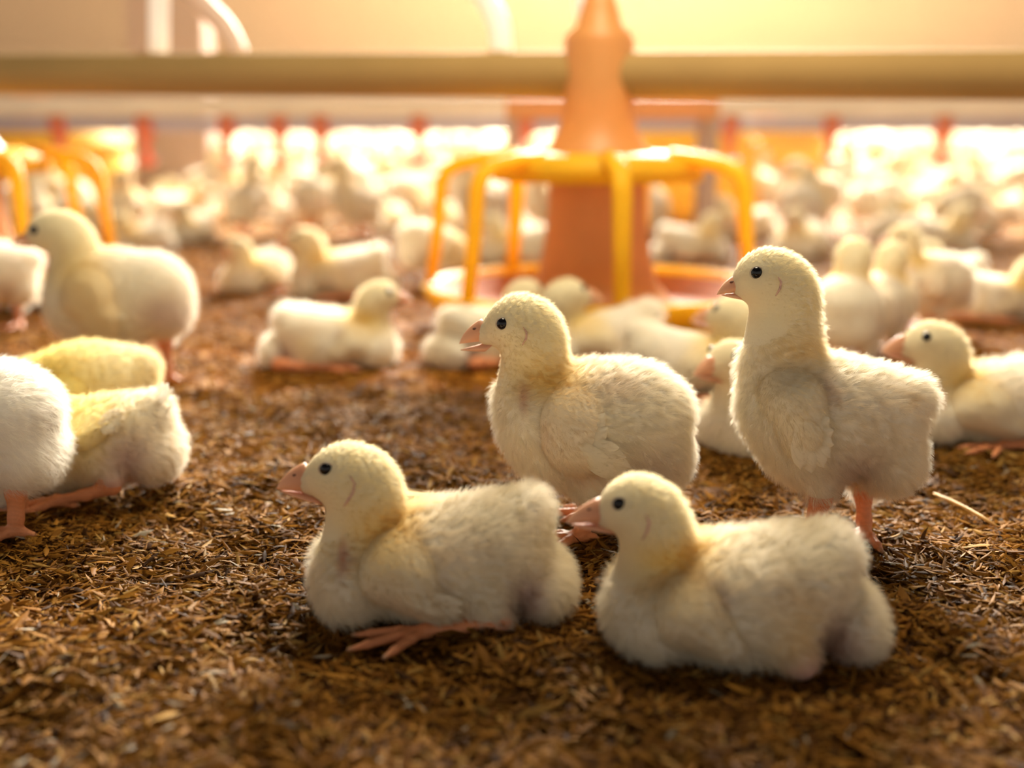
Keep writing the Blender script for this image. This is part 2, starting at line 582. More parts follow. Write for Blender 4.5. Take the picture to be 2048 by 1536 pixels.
def build_chick(sp_, root, hair=40000, h=0.0019, leg_h=0.0008, hw=0.00010, detail=True, hair_len=1.0):
    S = Side(sp_['D'], sp_['base'])
    prims = make_prims(S, sp_)
    F = field(prims)
    lo, hi = bounds(prims)
    v, q = surface(F, lo - 0.002, hi + 0.002, h)
    head = S.pt(*sp_['head'])
    hr = S.m(sp_['head_r'])
    beak = sp_['beak']
    face = S.pt(*beak['corner'])
    spots = [(S.pt(s[0], s[1], s[6] if len(s) > 6 else -.018), S.m(s[2]), S.m(s[3]), np.array(s[4]), s[5]) for s in sp_.get('spots', ())]
    body_c = np.array(sp_.get('body_c', CREAM))
    head_c = np.array(sp_.get('head_c', HEADC))

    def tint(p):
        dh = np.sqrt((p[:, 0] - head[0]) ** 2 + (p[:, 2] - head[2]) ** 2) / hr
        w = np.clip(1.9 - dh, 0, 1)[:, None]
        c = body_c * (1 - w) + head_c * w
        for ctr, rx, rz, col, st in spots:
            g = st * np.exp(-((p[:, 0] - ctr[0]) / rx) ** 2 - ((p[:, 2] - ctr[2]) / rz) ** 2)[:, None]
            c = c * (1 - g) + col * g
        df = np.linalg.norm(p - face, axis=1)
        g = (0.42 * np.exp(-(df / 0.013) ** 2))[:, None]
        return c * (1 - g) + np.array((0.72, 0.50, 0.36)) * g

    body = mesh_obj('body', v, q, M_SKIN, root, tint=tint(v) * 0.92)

    # wings lie on the flank and follow it
    wing = sp_.get('wing')
    if wing:
        el = [(S.pt(a, b, -0.03), S.m(rx, b), S.m(rz, b), math.radians(g)) for a, b, rx, rz, g in wing['mask']]

        def mask2(p):
            d = None
            for c, rx, rz, g in el:
                qd = np.stack([p[:, 0] - c[0], np.zeros(len(p)), p[:, 2] - c[2]], 1)
                e = d_ell(qd, np.zeros(3), np.array((rx, 1.0, rz)), g)
                d = e if d is None else smin(d, e, 0.006)
            return d

        for side in wing.get('sides', (-1, 1)):
            def FW(p, side=side):
                mk = mask2(p)
                th = 0.0076 * np.clip(-mk / 0.010, 0.15, 1) ** 0.6
                a = F(p) - th
                d = -smin(-a, -mk, 0.003)
                d = np.maximum(d, -(F(p) + 0.004))
                return np.maximum(d, 0.006 + side * -p[:, 1])
            cx = np.array([c[0] for c, *_ in el]); cz = np.array([c[2] for c, *_ in el])
            R = max(max(rx, rz) for _, rx, rz, _ in el)
            yb = sorted((side * 0.004, side * 0.066))
            wv, wq = surface(FW, np.array((cx.min() - R, yb[0], cz.min() - R)), np.array((cx.max() + R, yb[1], cz.max() + R)), max(h * 0.75, 0.0013))
            if len(wq) == 0:
                continue
            wc = np.array(wing.get('color', (0.82, 0.70, 0.48)))
            wt = tint(wv) * 0.4 + wc * 0.6
            wo = mesh_obj('wing', wv, wq, M_SKIN, root, tint=wt * 0.95)
            if hair:
                n = int(hair * 0.16)
                rt = sample_surface(wv, wq, n)
                nn = normals(FW, rt)
                ok = side * nn[:, 1] > -0.1
                rt, nn = rt[ok], nn[ok]
                gd = np.array(wing.get('comb', (0.8, 0, -0.6)))
                strands('wing_down', rt, nn, np.tile(gd, (len(rt), 1)), np.full(len(rt), 0.0030 * hair_len), np.clip(tint(rt) * 0.45 + wc * 0.58, 0, 0.95), hw, wo, lift=0.38, wild=0.16, clump=0.002)
            if wing.get('quills'):
                fv, ff = [], []
                r0 = wing['root']
                for i, (tx, ty) in enumerate(wing['quills']):
                    a = S.pt(r0[0] + (i - len(wing['quills']) / 2) * r0[2], r0[1] + (i - len(wing['quills']) / 2) * r0[3], -0.036)
                    b = S.pt(tx, ty, -0.036)
                    ax = np.array((b[0] - a[0], b[2] - a[2]))
                    Lq = np.linalg.norm(ax)
                    ax /= Lq
                    pe = np.array((-ax[1], ax[0]))
                    base = len(fv)
                    ns, nw = 9, 5
                    for si in range(ns):
                        s = si / (ns - 1)
                        wd = wing.get('qw', 0.0042) * (math.sin(math.pi * min(1, 0.15 + 0.85 * s) ** 1.25) ** 0.6 if s < 1 else 0.05)
                        for wi in range(nw):
                            u = wi / (nw - 1) * 2 - 1
                            xz = np.array((a[0], a[2])) + ax * Lq * s + pe * wd * u
                            fv.append((xz[0], 0.0012 * (1 - u * u) + 0.0005 * i + 0.001 * s, xz[1]))
                    for si in range(ns - 1):
                        for wi in range(nw - 1):
                            o = base + si * nw + wi
                            ff.append((o, o + 1, o + nw + 1, o + nw))
                fv = np.array(fv)
                y = side_y(F, fv[:, 0], fv[:, 2], 0.0034, side)
                y = np.minimum(side * y, 0.06)
                fv[:, 1] = side * (np.maximum(y, 0.012) + fv[:, 1])
                fo = mesh_obj('flight_feathers', fv, np.array(ff), M_FEATHER, wo, tint=np.tile((0.90, 0.83, 0.68), (len(fv), 1)))
                fo['label'] = 'white quill feathers'
                if hair:
                    fq = np.array(ff)
                    rt = sample_surface(fv, fq, 3500)
                    nn = np.tile((0.0, float(side), 0.0), (len(rt), 1))
                    qa = S.pt(*wing['quills'][len(wing['quills']) // 2]) - S.pt(r0[0], r0[1])
                    strands('barbs', rt, nn, np.tile(qa / np.linalg.norm(qa), (len(rt), 1)), np.full(len(rt), 0.0024), np.tile((0.90, 0.82, 0.66), (len(rt), 1)), hw, wo, lift=0.10, wild=0.22, clump=0.0015)

    if hair:
        ear = head + np.array((hr * 0.25, 0, -hr * 0.1))
        eye_p = S.pt(sp_['eye'][0], sp_['eye'][1], -0.014)
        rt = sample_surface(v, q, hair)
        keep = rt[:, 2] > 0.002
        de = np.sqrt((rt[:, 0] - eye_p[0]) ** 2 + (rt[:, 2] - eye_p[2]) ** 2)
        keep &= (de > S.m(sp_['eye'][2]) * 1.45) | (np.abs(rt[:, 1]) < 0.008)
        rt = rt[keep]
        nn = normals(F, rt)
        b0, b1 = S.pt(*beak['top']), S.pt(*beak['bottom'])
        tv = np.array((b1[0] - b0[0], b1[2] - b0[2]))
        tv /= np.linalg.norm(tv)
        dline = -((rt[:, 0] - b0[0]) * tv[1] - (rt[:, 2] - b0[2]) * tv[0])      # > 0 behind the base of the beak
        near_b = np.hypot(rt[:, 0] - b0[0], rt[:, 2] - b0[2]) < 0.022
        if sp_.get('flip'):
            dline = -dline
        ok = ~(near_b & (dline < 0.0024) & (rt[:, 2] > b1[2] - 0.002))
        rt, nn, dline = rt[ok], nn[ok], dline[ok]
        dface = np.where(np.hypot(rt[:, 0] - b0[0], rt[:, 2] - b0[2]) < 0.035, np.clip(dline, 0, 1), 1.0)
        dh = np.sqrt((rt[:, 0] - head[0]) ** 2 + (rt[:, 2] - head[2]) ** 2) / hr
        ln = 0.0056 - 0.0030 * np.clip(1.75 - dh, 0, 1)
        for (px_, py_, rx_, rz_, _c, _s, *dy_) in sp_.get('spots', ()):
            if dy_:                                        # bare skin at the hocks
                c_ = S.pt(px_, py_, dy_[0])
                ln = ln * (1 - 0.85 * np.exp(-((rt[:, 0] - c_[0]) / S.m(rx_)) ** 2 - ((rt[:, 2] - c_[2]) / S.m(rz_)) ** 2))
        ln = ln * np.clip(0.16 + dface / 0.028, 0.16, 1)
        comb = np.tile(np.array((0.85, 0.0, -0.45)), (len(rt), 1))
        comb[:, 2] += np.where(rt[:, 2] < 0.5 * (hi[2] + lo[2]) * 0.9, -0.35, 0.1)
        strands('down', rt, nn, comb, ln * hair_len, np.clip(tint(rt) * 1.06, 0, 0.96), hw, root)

    for i, (ax_, ay_, bx_, by_, dy_) in enumerate(sp_.get('tail_quills', ())):
        a, b = S.pt(ax_, ay_, dy_), S.pt(bx_, by_, dy_)
        d = b - a
        mb = MB()
        mb.tube([a, a + d * .35, a + d * .75, b], [0.0010, 0.0022, 0.0021, 0.0004], 8, flat=0.3)
        mesh_obj('tail_feather', mb.v, mb.f, M_FEATHER, root, tint=np.tile((.93, .90, .84), (len(mb.v), 1)))

    # eyes on both sides of the head
    ex, ey, er = sp_['eye']
    ep = S.pt(ex, ey, -0.014)
    r = S.m(er)
    for side in (-1, 1):
        y = side_y(F, ep[0], ep[2], 0, side)[0]
        mb = MB()
        prof = [(r * math.sin(math.pi * i / 12), -r * math.cos(math.pi * i / 12)) for i in range(13)]
        prof[0] = (r * 0.02, -r); prof[-1] = (r * 0.02, r)
        mb.lathe(prof, (0, 0, 0), 18)
        ev = np.array(mb.v) + np.array((ep[0], y - side * r * 0.2, ep[2]))
        eo = mesh_obj('eye', ev, mb.f, M_EYE, root)
        if detail:
            mb = MB()
            nr, nt_ = 22, 8
            rs = []
            for i in range(nt_ + 1):
                b = 2 * math.pi * i / nt_
                rr = r * 1.0 + r * 0.17 * math.cos(b)
                yy = y - side * r * 0.02 + r * 0.17 * math.sin(b)
                rs.append([(ep[0] + rr * math.cos(2 * math.pi * j / nr), yy, ep[2] + 0.96 * rr * math.sin(2 * math.pi * j / nr)) for j in range(nr)])
            mb.rings(rs, False)
            mb.build('eyelid', M_LID, eo)

    # beak
    X = lambda a: (S.pt(*a)[0], S.pt(*a)[2])
    bt, bb, co, tip = X(beak['top']), X(beak['bottom']), X(beak['corner']), X(beak['tip'])
    lt = X(beak.get('ltip', (beak['tip'][0] + 6, beak['tip'][1] + 2)))
    ctl = (tip[0] + (bt[0] - tip[0]) * 0.28, bt[1] - (bt[1] - tip[1]) * 0.38)
    deep = 0.35 * (co[0] - tip[0]) * 0.5
    bt_in = (bt[0] + deep, bt[1] + 0.0002)
    up = beak_half('upper_beak', bez(bt_in, ctl, tip), bez((co[0], co[1]), ((co[0] + tip[0]) / 2, (co[1] + tip[1]) / 2 + 0.0007), tip), 0.0062 * beak.get('w', 1), root, (0.70, 0.34, 0.20), (0.84, 0.52, 0.33))
    dn = beak_half('lower_beak', bez((co[0], co[1] - 0.0001), ((co[0] + lt[0]) / 2, (co[1] + lt[1]) / 2 + 0.0006), (lt[0], lt[1] + 0.0002)), bez((bb[0], bb[1]), (lt[0] * 0.6 + bb[0] * 0.4, bb[1] * 0.7 + lt[1] * 0.3), (lt[0], lt[1] - 0.0002)), 0.0052 * beak.get('w', 1), root, (0.72, 0.38, 0.24), (0.85, 0.55, 0.36))
    if detail:
        for side in (-1, 1):
            mb = MB()
            prof = [(0.0009 * math.sin(math.pi * i / 6) + 1e-5, -0.0009 * math.cos(math.pi * i / 6)) for i in range(7)]
            mb.lathe(prof, (0, 0, 0), 10)
            w = np.array(mb.v) * np.array((1.7, 0.7, 0.8))
            pos = np.array((bt[0] * 0.62 + tip[0] * 0.2 + co[0] * 0.18, side * 0.0029, bt[1] * 0.62 + tip[1] * 0.22 + co[1] * 0.16))
            mesh_obj('nostril', w + pos, mb.f, M_NOSTRIL, up)
        # ear opening
        if 'ear' in sp_:
            for side in (-1, 1):
                pts = []
                for px, py in sp_['ear']:
                    e = S.pt(px, py, -0.014)
                    y = side_y(F, e[0], e[2], 0.0009, side)[0]
                    pts.append((e[0], y, e[2]))
                mb = MB()
                mb.tube(pts, [0.0002] + [0.0006] * (len(pts) - 2) + [0.0002], 8)
                eo = mb.build('ear', pbsdf_ear(), root)
    for lg in sp_['legs']:
        ch = [(S.pt(a[0], a[1], a[2]), S.m(a[3])) for a in lg['chain']]
        ch = [((p[0], p[1], max(p[2], r_ * 0.9)), r_) for p, r_ in ch]
        leg_mesh('leg', ch, lg.get('yaw', 0), root, leg_h, **lg.get('foot', {}))
    return root


_ear = []


def pbsdf_ear():
    if not _ear:
        _ear.append(pbsdf('chick_ear_skin', (0.66, 0.42, 0.33), rough=0.8, noise=0.25, nscale=600))
    return _ear[0]


# ---- the side views (pixel coordinates of the photograph)
A = dict(D=0.525, base=890, head=(690, 950), head_r=95,
    blobs=[
        ('e', 900, 1122, 185, 116, .038),
        ('e', 715, 1150, 82, 88, .033),
        ('e', 1000, 1080, 92, 88, .030, 0, 0, .010),
        ('e', 1060, 1018, 40, 40, .016, 0, 0, .008),
        ('e', 1085, 1165, 58, 68, .030, 0, 0, .007),
        ('c', (722, 1010, 68), (722, 1110, 78), .010),
        ('e', 696, 949, 78, 62, .0165, 0, 0, .006),
        ('c', (688, 952, 54), (621, 961, 28), .005),
        ('e', 738, 985, 62, 70, .0165, 0, 0, .007),
        ('c', (925, 1140, 58, -.022), (1003, 1262, 25, -.034), .007),
        ('c', (925, 1140, 58, .022), (1003, 1262, 25, .034), .007)],
    beak=dict(top=(596, 925), bottom=(652, 1008), corner=(632, 990), tip=(552, 978), ltip=(560, 981)),
    eye=(651, 940, 13.5), ear=[(700, 949), (711, 963), (708, 980), (697, 997), (689, 1009)],
    wing=dict(mask=[(795, 1150, 76, 70, 0), (850, 1195, 75, 42, -25)], root=(825, 1185, 4, -4), comb=(0.85, 0, -0.5),
              quills=[(928, 1195), (925, 1212), (918, 1228), (902, 1238), (880, 1243)], qw=.0040),
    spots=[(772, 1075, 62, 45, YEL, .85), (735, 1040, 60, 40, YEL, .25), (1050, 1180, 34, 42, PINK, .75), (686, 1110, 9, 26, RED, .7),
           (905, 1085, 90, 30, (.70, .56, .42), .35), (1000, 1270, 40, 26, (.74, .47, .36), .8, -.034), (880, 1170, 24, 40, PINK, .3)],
    legs=[dict(chain=[(985, 1262, -.034, 22), (1000, 1285, -.034, 21), (930, 1280, -.035, 16), (850, 1268, -.036, 13)], yaw=22, foot=dict(spread=(-20, 6, 36), toes=(.030, .034, .028), tr=.0020)),
          dict(chain=[(985, 1262, .034, 22), (1000, 1285, .034, 20), (930, 1280, .035, 16), (850, 1268, .036, 13)], yaw=-15)])

B = dict(D=0.488, base=1470, head=(1268, 1012), head_r=90,
    blobs=[
        ('e', 1480, 1200, 185, 130, .038),
        ('e', 1302, 1215, 90, 92, .034),
        ('e', 1600, 1140, 96, 82, .030, 0, 0, .010),
        ('e', 1668, 1095, 40, 42, .018, 0, 0, .008),
        ('e', 1690, 1235, 64, 76, .030, 0, 0, .007),
        ('c', (1306, 1075, 66), (1312, 1160, 80), .010),
        ('e', 1275, 1011, 74, 60, .0160, 0, 0, .006),
        ('c', (1266, 1014, 53), (1213, 1028, 27), .005),
        ('e', 1314, 1050, 60, 68, .0165, 0, 0, .007),
        ('c', (1530, 1200, 62, -.022), (1601, 1326, 32, -.034), .007),
        ('c', (1530, 1200, 62, .022), (1605, 1338, 32, .036), .007)],
    beak=dict(top=(1186, 995), bottom=(1232, 1066), corner=(1214, 1050), tip=(1132, 1046), ltip=(1140, 1049)),
    eye=(1239, 1011, 13.5), ear=[(1290, 1025), (1297, 1040), (1293, 1058), (1283, 1078)],
    wing=dict(mask=[(1382, 1232, 66, 64, 0), (1422, 1270, 60, 44, -30)], root=(1420, 1275, 4, -5), comb=(0.8, 0, -0.6),
              quills=[(1470, 1258), (1480, 1276), (1482, 1294), (1470, 1306), (1448, 1310)], qw=.0040),
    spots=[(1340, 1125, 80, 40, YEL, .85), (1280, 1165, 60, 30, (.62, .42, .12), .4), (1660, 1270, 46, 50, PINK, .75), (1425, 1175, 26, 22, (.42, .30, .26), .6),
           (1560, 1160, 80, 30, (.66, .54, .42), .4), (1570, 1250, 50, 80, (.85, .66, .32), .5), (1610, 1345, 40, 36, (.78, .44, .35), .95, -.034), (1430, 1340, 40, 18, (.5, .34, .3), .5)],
    legs=[dict(chain=[(1590, 1322, -.028, 16), (1606, 1346, -.0315, 21), (1530, 1338, -.020, 14), (1440, 1330, -.014, 13)], yaw=-12),
          dict(chain=[(1585, 1335, .036, 26), (1612, 1352, .036, 24), (1530, 1355, .036, 16), (1440, 1345, .034, 13)], yaw=-15)])

C = dict(D=0.63, base=1180, head=(1035, 648), head_r=76,
    blobs=[
        ('e', 1195, 850, 155, 126, .037),
        ('e', 1066, 835, 68, 92, .032),
        ('e', 1280, 832, 92, 98, .032, 0, 0, .010),
        ('e', 1310, 905, 68, 74, .031, 0, 0, .007),
        ('e', 1345, 815, 30, 36, .016, 0, 0, .008),
        ('e', 1115, 900, 75, 66, .030, 0, 0, .009),
        ('c', (1066, 690, 60), (1068, 775, 74), .010),
        ('e', 1041, 647, 66, 57, .0170, 0, 0, .006),
        ('c', (1033, 650, 52), (977, 665, 26), .005),
        ('e', 1070, 674, 52, 62, .0170, 0, 0, .007),
        ('c', (1180, 890, 60, -.022), (1182, 985, 30, -.022), .008),
        ('c', (1200, 890, 60, .022), (1210, 985, 30, .022), .008)],
    beak=dict(top=(950, 638), bottom=(968, 703), corner=(992, 681), tip=(918, 688), ltip=(921, 700)),
    eye=(1005, 648, 12), ear=[(1046, 652), (1053, 662), (1052, 674), (1044, 688)],
    wing=dict(mask=[(1145, 842, 62, 62, 0), (1150, 895, 64, 55, -28)], root=(1140, 895, 3, -6), comb=(0.75, 0, -0.65), color=(.84, .70, .50),
              quills=[(1210, 825), (1214, 850), (1212, 876), (1236, 888), (1250, 908), (1260, 930), (1258, 948), (1235, 952)], qw=.0056),
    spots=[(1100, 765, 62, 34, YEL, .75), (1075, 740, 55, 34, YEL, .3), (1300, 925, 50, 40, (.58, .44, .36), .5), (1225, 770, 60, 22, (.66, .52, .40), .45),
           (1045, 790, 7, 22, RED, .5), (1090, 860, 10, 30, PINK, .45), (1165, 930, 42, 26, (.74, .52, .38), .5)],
    legs=[dict(chain=[(1182, 975, -.020, 25), (1180, 1010, -.020, 19), (1166, 1056, -.020, 14), (1156, 1076, -.022, 14)], yaw=15, foot=dict(spread=(-40, -8, 35))),
          dict(chain=[(1212, 975, .020, 25), (1216, 1010, .020, 18), (1208, 1050, .020, 13)], yaw=-5)])

Dd = dict(D=0.615, base=1660, head=(1530, 556), head_r=78,
    blobs=[
        ('e', 1662, 832, 148, 118, .037, 0, -12),
        ('e', 1560, 812, 80, 94, .033),
        ('e', 1752, 840, 86, 100, .032, 0, 0, .010),
        ('e', 1768, 910, 68, 72, .031, 0, 0, .007),
        ('e', 1812, 790, 44, 36, .018, 0, -25, .009),
        ('e', 1836, 792, 24, 34, .013, 0, 0, .006),
        ('c', (1568, 600, 64), (1560, 725, 80), .010),
        ('e', 1538, 556, 70, 58, .0170, 0, 0, .006),
        ('c', (1531, 559, 51), (1489, 571, 23), .005),
        ('e', 1572, 590, 50, 66, .0170, 0, 0, .007),
        ('e', 1600, 890, 70, 75, .030, 0, 0, .009),
        ('c', (1655, 900, 58, -.016), (1642, 975, 30, -.018), .007),
        ('c', (1725, 900, 58, .016), (1728, 972, 28, .014), .007)],
    beak=dict(top=(1464, 548), bottom=(1505, 602), corner=(1495, 585), tip=(1433, 590), ltip=(1443, 590)),
    eye=(1514, 546, 12), ear=[(1553, 552), (1559, 562), (1557, 575), (1548, 590)],
    wing=dict(mask=[(1588, 800, 62, 58, 0), (1606, 862, 50, 62, 15)], root=(1600, 860, 2, -8), comb=(0.55, 0, -0.8),
              quills=[(1655, 832), (1662, 856), (1662, 884), (1656, 910), (1645, 932), (1622, 945), (1600, 938)], qw=.0052),
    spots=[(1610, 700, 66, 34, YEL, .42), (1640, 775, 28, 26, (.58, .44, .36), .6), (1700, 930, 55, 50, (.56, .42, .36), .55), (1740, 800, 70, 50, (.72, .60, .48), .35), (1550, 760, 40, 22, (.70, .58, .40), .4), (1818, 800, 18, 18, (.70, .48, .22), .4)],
    legs=[dict(chain=[(1642, 955, -.018, 27), (1641, 990, -.018, 23), (1630, 1046, -.018, 17), (1622, 1085, -.020, 15)], yaw=10),
          dict(chain=[(1728, 950, .012, 24), (1727, 990, .010, 17), (1728, 1042, .006, 14), (1728, 1070, .002, 14)], yaw=62, foot=dict(spread=(-30, 0, 32)))])

E = dict(D=1.0, base=240, head=(118, 463), head_r=62,
    blobs=[
        ('e', 240, 592, 116, 86, .042),
        ('e', 200, 545, 66, 42, .030, 0, 0, .012),
        ('e', 158, 602, 60, 68, .036),
        ('e', 308, 582, 70, 72, .036, 0, 0, .010),
        ('e', 325, 622, 56, 50, .032, 0, 0, .008),
        ('e', 215, 640, 88, 50, .034, 0, 0, .009),
        ('c', (146, 494, 44), (152, 565, 56), .010),
        ('e', 118, 463, 54, 42, .019, 0, 0, .007),
        ('e', 85, 468, 30, 30, .014, 0, 0, .006),
        ('e', 148, 490, 38, 46, .019, 0, 0, .007),
        ('c', (260, 630, 46, -.022), (255, 690, 24, -.022), .008),
        ('c', (310, 625, 44, .020), (330, 668, 20, .018), .008)],
    beak=dict(top=(57, 459), bottom=(82, 496), corner=(74, 484), tip=(21, 490), ltip=(27, 491)),
    eye=(70, 460, 9), wing=dict(mask=[(180, 590, 54, 56, 0), (212, 645, 52, 48, -30)], root=(215, 640, 2, -4), comb=(.75, 0, -.65), quills=[(262, 630), (268, 655), (262, 680), (240, 692)], qw=.006, color=(.86, .68, .38)),
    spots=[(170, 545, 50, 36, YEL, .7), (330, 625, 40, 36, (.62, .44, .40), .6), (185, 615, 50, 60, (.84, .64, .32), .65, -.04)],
    legs=[dict(chain=[(256, 680, -.022, 22), (256, 705, -.022, 15), (248, 745, -.024, 10), (244, 765, -.024, 9)], yaw=0),
          dict(chain=[(328, 655, .016, 20), (330, 690, .012, 14), (335, 735, .004, 10), (337, 752, .002, 9)], yaw=30)])

G = dict(D=0.70, base=220, head=(60, 790), head_r=60,
    blobs=[
        ('e', 215, 882, 112, 86, .036),
        ('e', 140, 900, 68, 72, .032),
        ('e', 282, 850, 55, 58, .028, 0, 0, .009),
        ('e', 316, 815, 22, 28, .013, 0, 0, .007),
        ('e', 308, 900, 54, 58, .028, 0, 0, .006),
        ('c', (80, 810, 46), (120, 860, 58), .010),
        ('e', 60, 790, 54, 44, .0165, 0, 0, .007),
        ('e', 28, 796, 30, 30, .012, 0, 0, .006),
        ('c', (185, 890, 46, -.020), (224, 962, 20, -.032), .006),
        ('c', (185, 890, 46, .020), (224, 962, 20, .032), .006)],
    beak=dict(top=(2, 782), bottom=(28, 822), corner=(18, 812), tip=(-32, 815), ltip=(-27, 817)),
    tail_quills=[(316, 812, 336, 766, -.008), (322, 815, 346, 776, 0), (324, 822, 350, 790, .006), (322, 806, 326, 764, .004), (326, 830, 347, 806, -.006)],
    eye=(24, 786, 9.5),
    wing=dict(mask=[(170, 862, 46, 34, 20), (205, 850, 36, 16, 20)], root=(190, 850, 1, -3), comb=(.9, 0, .25), quills=[(232, 832), (238, 842), (236, 852), (228, 862)], qw=.004, color=(.88, .74, .36)),
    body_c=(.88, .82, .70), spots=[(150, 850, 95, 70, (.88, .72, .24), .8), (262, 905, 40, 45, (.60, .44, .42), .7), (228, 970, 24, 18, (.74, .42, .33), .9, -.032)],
    legs=[dict(chain=[(212, 960, -.032, 17), (224, 972, -.032, 16), (170, 990, -.034, 11), (115, 1000, -.036, 9)], yaw=20),
          dict(chain=[(212, 960, .032, 17), (224, 972, .032, 16), (170, 980, .034, 11), (115, 980, .036, 9)], yaw=-10)])

Ff = dict(D=0.80, base=190, head=(-20, 815), head_r=55,
    blobs=[
        ('e', 175, 778, 125, 90, .040),
        ('e', 70, 790, 62, 66, .034),
        ('e', 255, 755, 52, 52, .030, 0, 0, .010),
        ('e', 296, 727, 18, 20, .011, 0, 0, .008),
        ('e', 250, 800, 48, 56, .030, 0, 0, .007),
        ('c', (10, 800, 42), (60, 790, 52), .010),
        ('e', -20, 815, 48, 40, .018, 0, 0, .007),
        ('c', (170, 800, 46, -.020), (190, 860, 22, -.028), .006),
        ('c', (170, 800, 46, .020), (190, 860, 22, .028), .006)],
    beak=dict(top=(-64, 810), bottom=(-46, 848), corner=(-54, 838), tip=(-92, 858), ltip=(-88, 860)),
    eye=(-40, 806, 9),
    wing=dict(mask=[(120, 790, 62, 40, 10)], comb=(.9, 0, 0), color=(.88, .76, .30)),
    body_c=(.87, .77, .50), spots=[(100, 750, 90, 60, (.88, .70, .14), .75)],
    legs=[dict(chain=[(185, 850, -.028, 14), (188, 866, -.028, 13), (140, 872, -.03, 9)], yaw=10),
          dict(chain=[(185, 850, .028, 14), (188, 866, .028, 13), (140, 866, .03, 9)], yaw=-10)])

# head-down, feeding pose (made from the crouching side view)
Pk = dict(D=0.63, base=1190, head=(970, 960), head_r=66,
    blobs=[
        ('e', 1195, 850, 155, 116, .037, 0, 12),
        ('e', 1080, 880, 76, 84, .032),
        ('e', 1290, 800, 90, 86, .031, 0, 0, .010),
        ('e', 1318, 880, 62, 70, .030, 0, 0, .007),
        ('e', 1352, 770, 34, 34, .016, 0, 0, .008),
        ('c', (1000, 920, 50), (1070, 860, 70), .010),
        ('e', 970, 960, 64, 54, .017, 0, 25, .007),
        ('c', (1180, 890, 60, -.022), (1182, 985, 30, -.022), .008),
        ('c', (1200, 890, 60, .022), (1210, 985, 30, .022), .008)],
    beak=dict(top=(916, 968), bottom=(950, 1012), corner=(938, 1000), tip=(892, 1030), ltip=(898, 1032)),
    eye=(942, 955, 12), wing=dict(mask=[(1150, 850, 74, 56, -10), (1200, 880, 60, 44, -20)], comb=(.8, 0, -.5)),
    spots=[(1060, 830, 70, 44, YEL, .6), (1310, 900, 50, 40, (.58, .44, .36), .5)],
    legs=[dict(chain=[(1182, 975, -.022, 25), (1180, 1010, -.022, 18), (1172, 1078, -.022, 14)], yaw=0),
          dict(chain=[(1212, 975, .022, 25), (1216, 1010, .022, 18), (1210, 1060, .022, 13)], yaw=-5)])


def hero(sp_, label, group=None, hair=40000, h=0.0019, shift=0.0, **kw):
    x = P(sp_['base'] + shift, 768, sp_['D'])[0]
    root = thing('chick', label, 'chick', (x, sp_['D'], 0), group=group)
    return build_chick(sp_, root, hair=hair, h=h, **kw)


def copy_tree(o, parent=None):
    c = o.copy()
    COL.objects.link(c)
    c.parent = parent
    for ch in list(o.children):
        copy_tree(ch, c)
    return c


# ------------------------------------------------------------------ setting: floor, wall
def hgt(x, y):
    return (0.0022 * np.sin(x * 37 + 1.3 * np.sin(y * 29)) + 0.0020 * np.sin(y * 53 + 2.1 * np.sin(x * 31 + 1)) + 0.0012 * np.sin(x * 97 + y * 83)) - 0.004


def floor_mesh():
    ys = np.concatenate([np.linspace(0.15, 1.2, 150), np.linspace(1.22, 3.0, 90), np.linspace(3.1, 9.0, 30)])
    us = np.linspace(-1, 1, 161)
    Y, U = np.meshgrid(ys, us, indexing='ij')
    X = U * (0.35 + 0.55 * Y)
    Z = hgt(X, Y) * np.where(Y < 3, 1, 0.6)
    v = np.stack([X, Y, Z], -1).reshape(-1, 3)
    n, m = len(ys), len(us)
    i = np.arange((n - 1) * (m - 1))
    a = (i // (m - 1)) * m + i % (m - 1)
    q = np.stack([a, a + 1, a + m + 1, a + m], 1)
    mt, nt, out = mat('trodden_litter')
    b = nt.nodes.new('ShaderNodeBsdfPrincipled')
    b.inputs['Roughness'].default_value = 0.70
    b.inputs['Specular IOR Level'].default_value = 0.03
    tc = nt.nodes.new('ShaderNodeTexCoord')
    n1 = nt.nodes.new('ShaderNodeTexNoise'); n1.inputs['Scale'].default_value = 9; n1.inputs['Detail'].default_value = 6
    n2 = nt.nodes.new('ShaderNodeTexNoise'); n2.inputs['Scale'].default_value = 130; n2.inputs['Detail'].default_value = 3
    nt.links.new(tc.outputs['Object'], n1.inputs['Vector']); nt.links.new(tc.outputs['Object'], n2.inputs['Vector'])
    mx = nt.nodes.new('ShaderNodeMath'); mx.operation = 'ADD'
    nt.links.new(n1.outputs['Fac'], mx.inputs[0]); nt.links.new(n2.outputs['Fac'], mx.inputs[1])
    r = nt.nodes.new('ShaderNodeValToRGB')
    r.color_ramp.elements[0].position = 0.35; r.color_ramp.elements[0].color = (0.10, 0.042, 0.010, 1)
    r.color_ramp.elements[1].position = 0.65; r.color_ramp.elements[1].color = (0.36, 0.165, 0.030, 1)
    hf = nt.nodes.new('ShaderNodeMath'); hf.operation = 'MULTIPLY'; hf.inputs[1].default_value = 0.5
    nt.links.new(mx.outputs[0], hf.inputs[0]); nt.links.new(hf.outputs[0], r.inputs[0])
    nt.links.new(r.outputs[0], b.inputs['Base Color'])
    bp = nt.nodes.new('ShaderNodeBump'); bp.inputs['Strength'].default_value = 0.8; bp.inputs['Distance'].default_value = 0.004
    nt.links.new(n2.outputs['Fac'], bp.inputs['Height']); nt.links.new(bp.outputs[0], b.inputs['Normal'])
    nt.links.new(b.outputs[0], out.inputs[0])
    o = mesh_obj('floor', v, q, mt)
    o['kind'] = 'structure'
    return o


